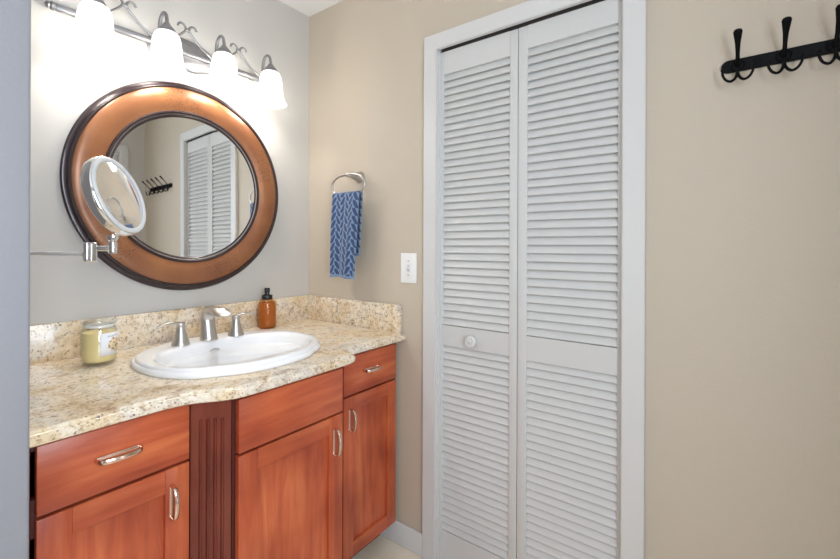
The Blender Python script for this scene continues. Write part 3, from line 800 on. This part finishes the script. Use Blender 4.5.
# towel: one cloth folded over the lower bar of the ring
bm = bmesh.new(); uvl = bm.loops.layers.uv.new('UVMap')
zt = rz - .094 + .0155            # crest of the fold
def towel_pt(u, s):
    """u 0..1 across, s metres along the cloth measured from the fold: negative hangs at the back, positive in front"""
    R = .0125
    if abs(s) < R * PI / 2:
        a = s / R; x = rx - R * math.sin(a); z = zt - R + R * math.cos(a)
    else:
        d = abs(s) - R * PI / 2; z = zt - R - d
        spread = (.010 * min(d / .25, 1.0))
        x = rx - (R + spread * .4) * (1 if s > 0 else -1)
    d = max(abs(s), 0); hang = min(d / .40, 1)
    y0 = -.285 + .007 * hang; y1 = -.447 + .030 * hang       # narrows towards the hem
    y = y0 + (y1 - y0) * u
    wv = .0055 * (.35 + hang) * math.sin(u * 9.5 + .6 + 1.1 * hang) + .0022 * math.sin(u * 23 + s * 9)
    if s > 0: x -= wv
    else: x += wv * .5
    z += .004 * math.sin(u * 5.0) * hang
    return Vector((x, y, z))
NU, F_LEN, B_LEN = 44, .388, .285
ss = [-B_LEN + (B_LEN + F_LEN) * i / 110 for i in range(111)]
vg = [[bm.verts.new(towel_pt(i / NU, s)) for i in range(NU + 1)] for s in ss]
for j in range(110):
    for i in range(NU):
        f = bm.faces.new((vg[j][i], vg[j][i + 1], vg[j + 1][i + 1], vg[j + 1][i])); f.smooth = True
        for lp, (ii, jj) in zip(f.loops, ((i, j), (i + 1, j), (i + 1, j + 1), (i, j + 1))):
            s = ss[jj]; lp[uvl].uv = (ii / NU * .168, (F_LEN - s) if s > -.02 else (B_LEN + s))
bmesh.ops.recalc_face_normals(bm, faces=bm.faces[:])
tw = obj('hand_towel', bm, TOWEL); tag(tw, 'blue hand towel with a braided pattern hanging from the towel ring', 'towel')
sm = tw.modifiers.new('pile', 'SOLIDIFY'); sm.thickness = .0065; sm.offset = 0

# light switch
sw = thing('light_switch', 'white toggle light switch plate beside the closet door casing', 'light switch', (0, -.654, 1.175))
bm = bmesh.new(); box(bm, -.0065, -.0002, -.6955, -.6125, 1.112, 1.2375, .0028, 3); obj('wall_plate', bm, PLAST, sw)
bm = bmesh.new(); box(bm, -.0075, -.006, -.6600, -.6490, 1.1615, 1.1875, .0006); obj('toggle_slot', bm, GREYM, sw)
bm = bmesh.new()
rings(bm, [[(x, -.6545 + dy, z) for dy, z in ((-.0042, z0), (.0042, z0), (.0042, z1), (-.0042, z1))] for x, z0, z1 in ((-.006, 1.1655, 1.1835), (-.014, 1.1735, 1.1845), (-.017, 1.1765, 1.1840))])
obj('toggle', bm, PLAST, sw)
for z in (1.1445, 1.2045):
    bm = bmesh.new(); lathe(bm, [(.0036, 0), (.0034, .001), (.001, .0013)], (-.0063, -.6545, z), (-1, 0, 0), 16); obj('screw', bm, GREYM, sw)

# coat hook rack
hk_ = thing('coat_hook_rack', 'black iron coat rack with five double hooks on the beige wall', 'coat rack', (0, -1.943, 1.75))
bm = bmesh.new()
zc, hh = 1.7495, .0165; ya, yb = -1.7215, -2.165
pl = []
for cy0, st in ((ya - hh, -90), (yb + hh, 90)):
    for i in range(13):
        a = math.radians(st + 180 * i / 12); pl.append((cy0 + hh * math.cos(a) * 1.0, zc + hh * math.sin(a)))
rings(bm, [[(x, y + 0, z) for y, z in pl] for x in (-.0003, -.0065)] + [[(-.008, zc * 0 + y, zc + (z - zc) * .9) for y, z in pl]])
obj('rail', bm, BLACKM, hk_)
hy0 = -1.757
bm = bmesh.new()
# top prong: rises and swings out, ending in a flattened paddle
pts = spline([(-.012, hy0, zc - .004), (-.022, hy0, zc + .004), (-.036, hy0, zc + .020), (-.052, hy0, zc + .038), (-.066, hy0, zc + .051), (-.074, hy0, zc + .060), (-.078, hy0, zc + .0645), (-.0795, hy0, zc + .0662)], 6)
n = len(pts); rr = [samp([.0062, .0050, .0046, .0058, .0082, .0098, .0075, .0015], i / 6) for i in range(n)]
tube(bm, pts, rr, 14, flat=.55, up=(0, 1, 0))
lathe(bm, [(.0165, 0), (.0165, .002), (.0150, .005), (.0105, .006), (.0095, .004), (.0055, .004), (.0045, .0065), (.001, .0075)], (-.0078, hy0, zc), (-1, 0, 0), 28)
hook = obj('hook', bm, BLACKM, hk_, 60)
# the pair of small lower prongs
for s in (1, -1):
    bm = bmesh.new()
    pts = spline([(-.013, hy0 - s * .002, zc - .010), (-.020, hy0 + s * .003, zc - .034), (-.028, hy0 + s * .013, zc - .047), (-.034, hy0 + s * .024, zc - .044), (-.037, hy0 + s * .031, zc - .032), (-.038, hy0 + s * .032, zc - .020)], 6)
    n = len(pts); tube(bm, pts, [.0038 - .0010 * i / (n - 1) for i in range(n)], 10)
    lathe(bm, [(.001, -.0042), (.003, -.003), (.0042, 0), (.003, .003), (.001, .0042)], (-.038, hy0 + s * .032, zc - .018), (0, 0, 1), 14)
    obj('lower_prong', bm, BLACKM, hook, 60)
for k in range(1, 5):
    h2 = hook.copy(); C.objects.link(h2); h2.location.y -= .0933 * k
    for ch in list(hook.children):
        c = ch.copy(); C.objects.link(c); c.parent = h2
for y in (hy0 - .040, hy0 - .0933 * 3 - .0465):
    bm = bmesh.new(); lathe(bm, [(.0058, 0), (.0056, .0015), (.0035, .003), (.001, .0034)], (-.0078, y, zc + .0005), (-1, 0, 0), 20); obj('screw', bm, BLACKM, hk_)
